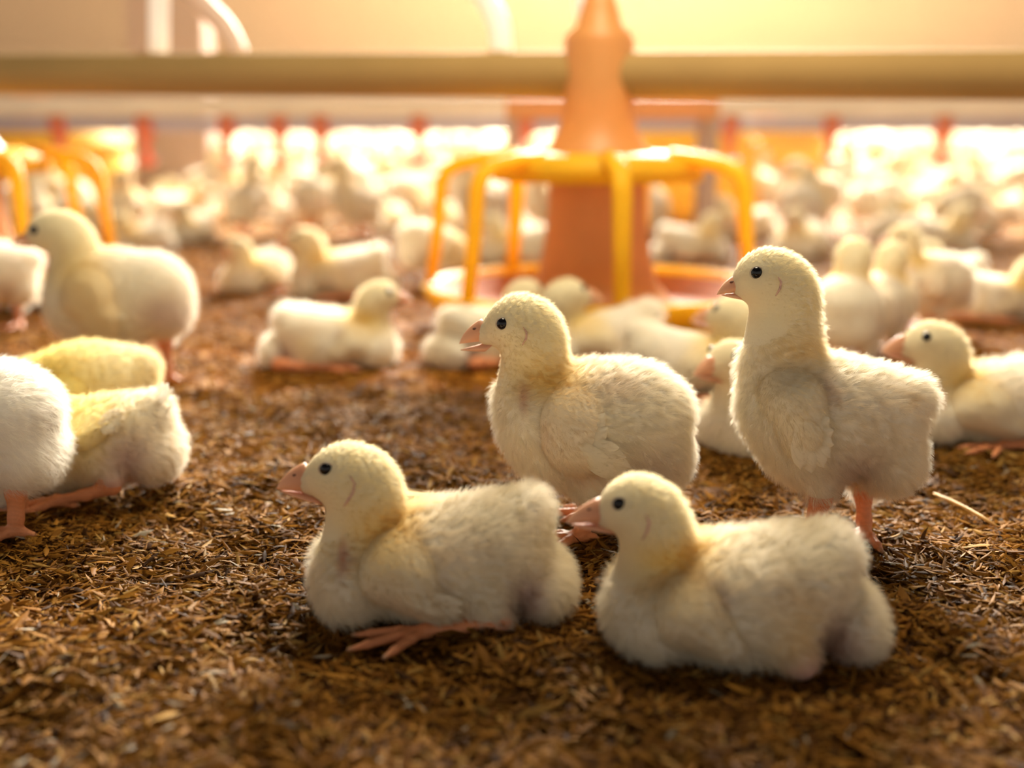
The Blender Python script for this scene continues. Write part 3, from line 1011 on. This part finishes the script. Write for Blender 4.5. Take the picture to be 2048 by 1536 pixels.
floor_mesh()
mb = MB()
mb.box((-9, 9.0, -0.05), (9, 9.2, 4.2))
wl = mb.build('wall_back', M_WALL, smooth=False)
wl['kind'] = 'structure'


def litter(name, label, n, y0, y1, scale, dens_far, zoff, pal, prob, kind='stuff'):
    """Loose flakes of rice husk: each a small keeled boat of five points."""
    # depth chosen so that the ground area is covered evenly
    y = np.sqrt(rng.random(n) * (y1 ** 2 - y0 ** 2) + y0 ** 2)
    x = (rng.random(n) * 2 - 1) * (0.03 + 0.46 * y)
    L = rng.lognormal(math.log(0.0085 * scale), 0.28, n)
    Wd = L * rng.uniform(0.12, 0.23, n)
    yaw = rng.random(n) * 2 * math.pi
    pit = rng.normal(0, 0.24, n)
    rol = rng.normal(0, 0.55, n)
    loc = np.array([(-.5, 0, 0), (-.12, .5, .0), (-.12, -.5, .0), (.5, 0, .05), (-.05, 0, .32), (.22, .36, .02), (.22, -.36, .02)])
    tri = np.array([(0, 4, 1), (0, 2, 4), (1, 4, 5), (4, 2, 6), (5, 4, 3), (4, 6, 3)])
    v = np.tile(loc, (n, 1, 1))
    bend = rng.normal(0, 0.10, n)
    v[:, :, 2] *= 1.0
    px_ = v[:, :, 0] * L[:, None]
    py_ = v[:, :, 1] * Wd[:, None]
    pz_ = v[:, :, 2] * Wd[:, None] + bend[:, None] * L[:, None] * (v[:, :, 0] ** 2) * 2
    cr, sr = np.cos(rol)[:, None], np.sin(rol)[:, None]
    py2, pz2 = py_ * cr - pz_ * sr, py_ * sr + pz_ * cr
    ct, st = np.cos(pit)[:, None], np.sin(pit)[:, None]
    px2, pz3 = px_ * ct - pz2 * st, px_ * st + pz2 * ct
    cy, sy = np.cos(yaw)[:, None], np.sin(yaw)[:, None]
    X = x[:, None] + px2 * cy - py2 * sy
    Y = y[:, None] + px2 * sy + py2 * cy
    Z = pz3 + (hgt(x, y) + rng.uniform(-0.0005, zoff, n))[:, None]
    vv = np.stack([X, Y, Z], -1).reshape(-1, 3)
    f = (tri[None] + (np.arange(n) * 7)[:, None, None]).reshape(-1, 3)
    k = rng.choice(len(pal), n, p=prob)
    # broad drifts of darker, damp and paler, dry husk
    dr = 0.78 + 0.22 * np.sin(x * 13 + 2 * np.sin(y * 11)) * np.sin(y * 17 + 1.7 * np.sin(x * 9))
    c = np.array(pal)[k] * rng.uniform(0.7, 1.25, n)[:, None] * dr[:, None]
    c = np.repeat(c, 7, axis=0)
    o = mesh_obj(name, vv, f, M_LITTER, tint=np.clip(c, 0, 0.9), smooth=False)
    return tag(o, label, 'litter', kind=kind)


PAL = [(0.34, 0.145, 0.021), (0.44, 0.205, 0.034), (0.20, 0.080, 0.013), (0.075, 0.031, 0.009), (0.52, 0.30, 0.08), (0.60, 0.52, 0.40)]
PRB = [0.32, 0.24, 0.22, 0.13, 0.08, 0.01]
litter('rice_husk_litter', 'loose golden brown rice husk bedding covering the ground around the front chicks', 150000, 0.27, 0.98, 1.18, 0, 0.0045, PAL, PRB)
litter('trampled_husk_litter', 'blurred trampled brown husk bedding farther back around the feeder', 60000, 0.97, 2.4, 1.7, 0, 0.0035, [(c[0] * 1.3, c[1] * 1.14, c[2] * 0.9) for c in PAL[:5]] + [PAL[1]], PRB)


a_, b_ = ground(1868, 985, .005), ground(1995, 1052, .005)
mb = MB()
mb.tube([(a_[0] + (b_[0] - a_[0]) * s, a_[1] + (b_[1] - a_[1]) * s, 0.0045 + 0.0012 * math.sin(3 * s)) for s in (0, .25, .5, .75, 1)], [0.0006, 0.0011, 0.0012, 0.0011, 0.0006], 8)
tag(mb.build('straw', pbsdf('dry_straw', (0.60, 0.36, 0.12), rough=0.6, noise=0.2, nscale=60)), 'long dry straw lying on the husks at right, in front of the lying chick', 'straw')

# ------------------------------------------------------------------ feed line
def P3(px, py, D):
    x, z = P(px, py, D)
    return Vector((x, D, z))


PL, PR = P3(-150, 148, 1.53), P3(2200, 150, 1.19)       # the feed line runs a little obliquely


def on_line(px):
    r = (px - 1024.0) / FPX * 1.0
    lo_, hi_ = 0.0, 1.0
    for _ in range(60):
        m_ = (lo_ + hi_) / 2
        q_ = PL.lerp(PR, m_)
        zc = q_.y * cp - (q_.z - CAM_H) * sp
        if q_.x / zc < r:
            lo_ = m_
        else:
            hi_ = m_
    return PL.lerp(PR, lo_)


FC = on_line(1192)
FY = FC.y          # depth of the feeder
zz = lambda py, D=FY: P(1024, py, D)[1]
xx = lambda px, py, D=FY: P(px, py, D)[0]

mb = MB()
dl = PR - PL
mb.tube([PL - dl * 0.6, PL, PR, PR + dl * 0.6], 0.0232, 24)
pipe = mb.build('feed_pipe', M_PIPE)
tag(pipe, 'long dusty tan feed pipe running level across the picture through the feeder', 'pipe')


def make_feeder(name, label, x, y, group=None, spin=4.0, top=True):
    t = thing(name, label, 'feeder', (x, y, 0), group=group)
    R = 0.168
    zk = 0.163     # knee height
    # pan
    mb = MB()
    mb.lathe([(0.02, 0.004), (0.145, 0.004), (0.166, 0.010), (0.178, 0.030), (0.184, 0.042), (0.181, 0.045), (0.174, 0.034), (0.160, 0.014), (0.10, 0.010), (0.02, 0.010)], n=56)
    mb.build('pan', M_YELLOW, t)
    mb = MB()
    mb.lathe([(0.045, 0.0105), (0.10, 0.0115), (0.157, 0.0155), (0.171, 0.033), (0.172, 0.037), (0.169, 0.036), (0.155, 0.018), (0.10, 0.014), (0.045, 0.013)], n=56)
    mb.build('pan_liner', M_LINER, t)
    # inner cone and tube
    mb = MB()
    mb.lathe([(0.112, 0.013), (0.080, 0.026), (0.064, 0.045), (0.057, 0.075), (0.052, 0.110), (0.050, 0.150), (0.050, 0.172), (0.045, 0.176), (0.045, 0.150), (0.047, 0.11), (0.052, 0.073), (0.06, 0.042), (0.08, 0.020), (0.105, 0.011)], n=40)
    mb.build('feed_tube', M_ORANGE, t)
    # upper housing on the pipe
    mb = MB()
    mb.lathe([(0.064, 0.168), (0.060, 0.176), (0.050, 0.187), (0.041, 0.202), (0.036, 0.222), (0.035, 0.292), (0.033, 0.298), (0.024, 0.306), (0.018, 0.325), (0.012, 0.342), (0.002, 0.346)], n=36)
    mb.build('housing', M_ORANGE, t)
    # grill: top ring plate and seven arms
    mb = MB()
    mb.lathe([(0.060, 0.180), (0.085, 0.180), (0.108, 0.172), (0.109, 0.152), (0.106, 0.152), (0.104, 0.168), (0.084, 0.175), (0.060, 0.175)], n=48)
    mb.build('grill_ring', M_YELLOW, t)
    for k in range(7):
        a = math.radians(spin + k * 360 / 7)
        dx, dy = math.sin(a), -math.cos(a)
        pr = [(0.085, 0.176), (0.115, 0.173), (0.145, 0.168), (0.160, 0.160), (0.166, 0.146), (0.170, 0.10), (0.178, 0.043)]
        pts = [(dx * r, dy * r, z) for r, z in pr]
        mb = MB()
        mb.tube(pts, [0.012, 0.011, 0.010, 0.0095, 0.0095, 0.0085, 0.008], 10, flat=0.75)
        mb.build('grill_arm', M_YELLOW, t)
    return t


fx = xx(1192, 560)
make_feeder('pan_feeder', 'orange pan feeder with yellow grill arms hanging in the middle of the feed pipe', fx, FY)
LF = on_line(-105)
make_feeder('pan_feeder', 'yellow armed pan feeder cut off by the left edge of the picture', LF.x, LF.y, spin=-6)

# feeders of the second line, beyond the drinkers: solid yellow shells
def shell_feeder(label, px, D, r):
    x = xx(px, 280, D)
    t = thing('shell_feeder', label, 'feeder', (x, D, 0), group=None)
    mb = MB()
    mb.lathe([(0.02, 0.0), (r * 0.98, 0.0), (r, 0.03), (r * 0.97, 0.12), (r * 0.93, 0.185), (r * 0.70, 0.20), (0.045, 0.21), (0.02, 0.21)], n=40)
    mb.build('shell', M_YELLOW, t)
    mb = MB()
    mb.lathe([(0.045, 0.205), (0.04, 0.24), (0.036, 0.33), (0.01, 0.36)], n=28)
    mb.build('housing', M_ORANGE, t)
    mb = MB()
    mb.lathe([(r * 0.985, 0.145), (r * 1.02, 0.150), (r * 1.02, 0.165), (r * 0.96, 0.17)], n=40)
    mb.build('rim', M_YELLOW, t)
    return t


shell_feeder('blurred yellow feeder seen between the arms right of the orange housing', 1345, 2.9, .20)
shell_feeder('blurred yellow feeder at the left edge beyond the drinker pipe', 70, 2.9, .20)
shell_feeder('blurred yellow feeder at the right end of the row beyond the drinker pipe', 1530, 3.6, .17)

# orange feed hopper tray behind the main feeder
DH = 2.1
t = thing('feed_tray', 'orange framed tray behind the feeder housing, just under the feed pipe', 'tray', (xx(1222, 250, DH), DH, 0))
x0, x1 = xx(1012, 230, DH) - t.location.x, xx(1436, 230, DH) - t.location.x
mb = MB(); mb.box((x0, -0.02, zz(238, DH)), (x1, 0.10, zz(196, DH))); mb.build('top_bar', M_ORANGE, t, False, 0.004)
for xa in (x0, x1 - 0.022):
    mb = MB(); mb.box((xa, -0.015, 0.0), (xa + 0.022, 0.09, zz(238, DH))); mb.build('upright', M_POST, t, False, 0.003)

# ------------------------------------------------------------------ drinker line
DY = 2.5
t = thing('drinker_line', 'level nipple drinker line with pale rail over a grey blue pipe', 'drinker line', (0, DY, 0))
mb = MB(); mb.box((-2.6, -0.018, zz(232, DY)), (2.6, 0.018, zz(193, DY))); mb.build('rail', M_ALU, t, False, 0.004)
mb = MB(); zq = zz(249, DY); mb.tube([(-2.6, 0, zq), (2.6, 0, zq)], 0.0135, 16); mb.build('water_pipe', M_PVC, t)
for px in (-70, 118, 290, 455, 560, 642, 838, 1050, 1250, 1460, 1662, 1886, 2100):
    x = xx(px, 250, DY)
    mb = MB()
    mb.lathe([(0.004, zq + 0.020), (0.019, zq + 0.018), (0.020, zq - 0.018), (0.012, zq - 0.024), (0.009, zq - 0.045), (0.005, zq - 0.060), (0.0015, zq - 0.066)], (x, -0.002, 0), 16)
    nb = mb.build('nipple', M_RED, t)
    mb = MB()
    mb.lathe([(0.003, zq - 0.082), (0.014, zq - 0.078), (0.021, zq - 0.066), (0.019, zq - 0.066), (0.012, zq - 0.074), (0.003, zq - 0.077)], (x, -0.002, 0), 16)
    mb.tube([(x, 0.016, zq - 0.01), (x, 0.021, zq - 0.045), (x, 0.017, zq - 0.070)], 0.003, 6)
    mb.build('drip_cup', M_RED, nb)
for px in (330, 1700):
    x = xx(px, 190, DY)

# white hoses and the post
def hose(label, pts, D, rad, mt=M_HOSE, name='white_hose'):
    p3 = [(xx(a, b, D), D, zz(b, D)) for a, b in pts]
    # smooth the run
    fine = []
    for i in range(len(p3) - 1):
        p0, p1, p2, p4 = [Vector(p3[max(0, min(len(p3) - 1, j))]) for j in (i - 1, i, i + 1, i + 2)]
        for s in np.linspace(0, 1, 7)[:-1]:
            s = float(s)
            fine.append(0.5 * ((2 * p1) + (-p0 + p2) * s + (2 * p0 - 5 * p1 + 4 * p2 - p4) * s * s + (-p0 + 3 * p1 - 3 * p2 + p4) * s ** 3))
    fine.append(Vector(p3[-1]))
    m_ = MB()
    m_.tube(fine, rad, 12)
    o = m_.build(name, mt)
    return tag(o, label, 'hose')


hose('straight white hose hanging down to the feed pipe, leftmost of the hoses', [(318, -260), (318, -100), (318, 20), (318, 110)], on_line(318).y + 0.035, 0.012)
hose('slanting beige hose curving down to the feed pipe beside the straight white one', [(240, -260), (335, -90), (400, 0), (450, 55), (478, 110)], on_line(478).y + 0.035, 0.012, M_HOSE2)
hose('curved white hose just left of the feeder top', [(850, -260), (930, -70), (975, 0), (998, 50), (1004, 106)], on_line(1004).y + 0.035, 0.012)
hose('white hose rising behind the tip of the orange feeder housing', [(1172, -260), (1172, -100), (1178, 0), (1196, 90)], FY + 0.05, 0.016)
mb = MB(); DP = 3.3
mb.box((xx(250, 60, DP), DP, -0.02), (xx(405, 60, DP), DP + 0.12, 3.2))
tag(mb.build('post', M_POST, smooth=False, bevel=0.01), 'pinkish upright post behind the straight white hose at top left', 'post')

# ------------------------------------------------------------------ added haze for a warm veil
mh, nt, out = mat('warm_veil')
vs_ = nt.nodes.new('ShaderNodeVolumeScatter')
vs_.inputs['Color'].default_value = (1.0, 0.63, 0.32, 1)  # orange tint puts warm bounce and veil into the scatter colour
vs_.inputs['Density'].default_value = 0.014
vs_.inputs['Anisotropy'].default_value = 0.55
nt.links.new(vs_.outputs[0], out.inputs['Volume'])
mb = MB(); mb.box((-6, 1.0, 0.001), (6, 8.95, 2.6))
hz = mb.build('glow_haze', mh, smooth=False)
tag(hz, 'thin warm haze added as a glow around and behind the feed line', 'haze', kind='stuff')

# ------------------------------------------------------------------ the chicks in front
QUICK = 1.0
hero(A, 'cream chick lying in front at left, pink leg stretched out beneath it', hair=int(85000 * QUICK))
hero(B, 'cream chick lying in front at right, pink hock showing, no foot seen', hair=int(85000 * QUICK))
hero(C, 'cream chick in the middle with open beak, standing behind the two lying chicks', hair=int(85000 * QUICK))
hero(Dd, 'tall chick standing upright on orange legs at right, neck stretched', hair=int(85000 * QUICK))
hero(E, 'low headed chick standing at left behind the yellowish pair, one orange leg seen', hair=int(26000 * QUICK), hw=.00018, hair_len=1.15)
hero(G, 'yellowish chick sitting low at left with white tail quills, half behind the white chick', hair=int(30000 * QUICK), hw=.00015)
hero(Ff, 'yellow backed chick at left sitting behind the one with white tail quills', hair=int(26000 * QUICK), hw=.00016)
Hh = dict(C)
Hh['legs'] = [dict(chain=[(1308, 945, -.014, 26), (1309, 985, -.016, 19), (1308, 1036, -.018, 14), (1306, 1060, -.019, 14)], yaw=10),
              dict(chain=[(1240, 975, .020, 25), (1240, 1010, .020, 18), (1236, 1050, .020, 13)], yaw=-5)]
Hh['body_c'] = (.90, .86, .78)
Hh['spots'] = [(1225, 800, 40, 22, (.72, .56, .46), .4)]
hero(Hh, 'white chick cut off by the left edge, fluffy rear and orange leg seen', hair=int(40000 * QUICK), shift=-1268)

# ------------------------------------------------------------------ the chicks behind: one of each pose, then copies
def turn_head(sp_):
    """The same body with the head looking back the other way."""
    o = dict(sp_)
    ax = 712.0
    mx = lambda p: (2 * ax - p[0],) + tuple(p[1:])
    bl = []
    for b in sp_['blobs']:
        hd = (b[0] == 'e' and b[2] < 1000 and b[1] < 760) or (b[0] == 'c' and b[2][0] < 650)
        if hd and b[0] == 'e':
            b = ('e', 2 * ax - b[1]) + tuple(b[2:])
        elif hd:
            b = ('c', mx(b[1]), mx(b[2])) + tuple(b[3:])
        bl.append(b)
    o['blobs'] = bl
    o['head'] = mx(sp_['head'])
    o['beak'] = {k: mx(v) if isinstance(v, tuple) else v for k, v in sp_['beak'].items()}
    o['eye'] = mx(sp_['eye'])
    o.pop('ear', None)
    o['flip'] = True
    return o


TEMPL = {}
for key, sp_ in (('lie', A), ('rest', B), ('crouch', C), ('stand', Dd), ('feed', Pk), ('low', E), ('turned', turn_head(A))):
    r = thing('chick', 'x', 'chick', (0, 0, 0))
    s2 = dict(sp_)
    w2 = dict(sp_['wing']); w2.pop('quills', None); s2['wing'] = w2
    build_chick(s2, r, hair=7000, h=0.0036, leg_h=0.0016, hw=.00034, detail=False, hair_len=1.2)
    TEMPL[key] = [r, False]


def put(key, x, y, yaw, scale, label, group=None):
    r, used = TEMPL[key]
    o = copy_tree(r) if used else r
    TEMPL[key][1] = True
    o.location = (x, y, -0.001)
    o.rotation_euler = (0, 0, math.radians(yaw))
    o.scale = (scale,) * 3
    o['label'] = label
    if group:
        o['group'] = group
    return o


taken = []
# pose, px, py of the ground contact, yaw (0 faces left, 180 faces right, 90 faces the camera), scale, label
MID = [
    ('rest', 676, 722, 178, 1.06, 'chick lying alone on the litter facing right, left of the open-beaked chick'),
    ('lie', 690, 588, 10, 1.15, 'chick resting and facing left behind the lone lying chick'),
    ('lie', 520, 575, 60, .95, 'small chick sitting at the left of that left facing one, before the flock'),
    ('rest', 985, 712, 215, 1.0, 'chick sitting with its back to us behind the open beak'),
    ('turned', 1215, 724, 12, 1.05, 'chick sitting behind the neck of the open-beaked chick, face turned right'),
    ('turned', 1365, 778, 165, 1.05, 'chick sitting just left of the tall chick, head turned to the left'),
    ('lie', 1558, 882, 30, 1.0, 'small chick half hidden behind the breast of the tall chick'),
    ('lie', 1985, 868, 0, 1.08, 'chick lying at the right edge facing left behind the tall chick'),
    ('crouch', 1690, 725, 250, .88, 'chick right behind the back of the tall chick, only neck and flank seen'),
    ('crouch', 1755, 695, 235, .80, 'chick preening with head tucked behind the tall chick'),
    ('crouch', 1850, 658, 10, .88, 'chick with raised yellow neck standing right of the preening one'),
    ('rest', 1990, 632, 160, 1.0, 'brownish looking chick resting at the right edge behind the raised neck'),
    ('lie', 1900, 590, 20, .95, 'chick peeking over the back of the one with a raised yellow neck'),
    ('stand', -5, 655, 25, .95, 'chick standing at the left edge behind the low headed chick, pink leg seen'),
    ('feed', 868, 572, -150, .92, 'chick bending down to the left rim of the feeder pan'),
    ('lie', 1035, 520, 10, 1.0, 'chick feeding behind the left arms of the central feeder'),
    ('lie', 1375, 515, 185, 1.0, 'chick feeding behind the right arms of the central feeder'),
    ('stand', 715, 478, 25, 1.0, 'upright chick with bright back left of the feeder, first of the flock'),
    ('lie', 290, 500, 30, .9, 'chick head showing above the back of the low headed chick'),
    ('crouch', 255, 470, 100, 1.0, 'plump chick seen from the front just right of the left yellow arm'),
    ('rest', 380, 478, 80, 1.0, 'broad sitting chick in the flock left, second from the yellow arm'),
    ('crouch', 480, 440, 60, 1.0, 'chick with dark shaded breast in the flock left, behind the small sitting one'),
    ('low', 130, 458, 10, .90, 'grey shaded chick behind the left yellow feeder arm'),
    ('rest', 1600, 510, 60, 1.1, 'large sitting chick right of the feeder arms, behind the tall chick head'),
    ('lie', 1870, 500, 170, 1.05, 'chick sitting at right behind the raised neck, facing right'),
]
for key, px, py, yaw, sc, lab in MID:
    x, y = ground(px, py)
    put(key, x, y, yaw, sc, lab)
    taken.append((x, y, 0.062 * sc))
for sp_, sh in ((A, 0), (B, 0), (C, 0), (Dd, 0), (E, 0), (G, 0), (Ff, 0), (Hh, -1268)):
    taken.append((P(sp_['base'] + sh, 768, sp_['D'])[0], sp_['D'], 0.062))
taken += [(fx, FY, .20), (LF.x, LF.y, .20), (xx(1345, 280, 2.9), 2.9, .22), (xx(70, 280, 2.9), 2.9, .22), (xx(1530, 280, 3.6), 3.6, .19)]
tx = t.location.x

# the flock
flock = []
pr_ = random.Random(11)
tries = 0
Y0 = 2.15
Y1 = 8.7
while tries < 40000 and len(flock) < 900:
    tries += 1
    y = math.sqrt(pr_.random() * (Y1 ** 2 - Y0 ** 2) + Y0 ** 2)
    x = (pr_.random() * 2 - 1) * (0.06 + 0.43 * y)
    px = 1024 + FPX * x / (y * cp)
    if y < 2.35 and 560 < px < 700:
        continue
    if abs(y - DH - 0.04) < 0.13 and abs(x - xx(1222, 250, DH)) < 0.22:
        continue
    if abs(y - DP - 0.06) < 0.14 and abs(x - xx(328, 60, DP)) < 0.18:
        continue
    sc = pr_.uniform(.92, 1.12)
    r = 0.047 * sc
    if any((x - a) ** 2 + (y - b) ** 2 < (r + c) ** 2 for a, b, c in taken):
        continue
    taken.append((x, y, r))
    flock.append((y, x, sc, px))
flock.sort()
NEAR = flock[:240]
REST = flock[240:]
keys = ['lie', 'rest', 'crouch', 'stand', 'stand', 'feed', 'low', 'lie']
for i, (y, x, sc, px) in enumerate(NEAR):
    if y < DY:
        row = 'in front of the drinker pipe'
    elif y < 3.4:
        row = 'just beyond the drinker pipe'
    else:
        row = 'far beyond the drinker pipe'
    where = 'left of the feeder' if px < 1000 else 'right of the feeder' if px > 1400 else 'behind the feeder'
    put(keys[pr_.randrange(len(keys))], x, y, pr_.uniform(0, 360), sc,
        'pale out-of-focus chick crowded %s, %s' % (where, row), 'crowded chicks %s, %s' % (where, row))


def far_flock(items):
    """The rest of the flock, specks along the far wall: simple body, head and beak each, one mass."""
    vs, fs, ts = [], [], []
    F = field([('e', np.array((0.0, 0, .055)), np.array((.052, .038, .042)), 0.1, .01), ('c', np.array((-.035, 0, .07)), np.array((-.045, 0, .115)), .024, .018, .012), ('e', np.array((-.050, 0, .125)), np.array((.021, .017, .017)), 0, .008), ('c', np.array((-.066, 0, .122)), np.array((-.084, 0, .118)), .006, .001, .002), ('c', np.array((.005, .02, .03)), np.array((.0, .02, .0)), .008, .006, .004), ('c', np.array((.005, -.02, .03)), np.array((.0, -.02, .0)), .008, .006, .004)])
    v, q = surface(F, np.array((-.09, -.045, -.006)), np.array((.06, .045, .15)), .0095)
    c = np.tile(np.array((.84, .76, .58)), (len(v), 1))
    c[(v[:, 0] < -.070)] = (.72, .32, .15)
    c[v[:, 2] < .018] = (.72, .32, .15)
    b = 0
    for y, x, sc, px in items:
        a = pr_.uniform(0, 2 * math.pi)
        ca, sa = math.cos(a), math.sin(a)
        w = v * sc
        vs.append(np.stack([w[:, 0] * ca - w[:, 1] * sa + x, w[:, 0] * sa + w[:, 1] * ca + y, w[:, 2]], 1))
        fs.append(q + b)
        ts.append(c)
        b += len(v)
    o = mesh_obj('distant_flock', np.concatenate(vs), np.concatenate(fs), M_SKIN, tint=np.concatenate(ts))
    tag(o, 'farthest blurred mass of pale chicks along the foot of the brown wall', 'flock', kind='stuff')


if REST:
    far_flock(REST)
print('flock', len(flock), 'near', len(NEAR), 'objects', len(bpy.data.objects))
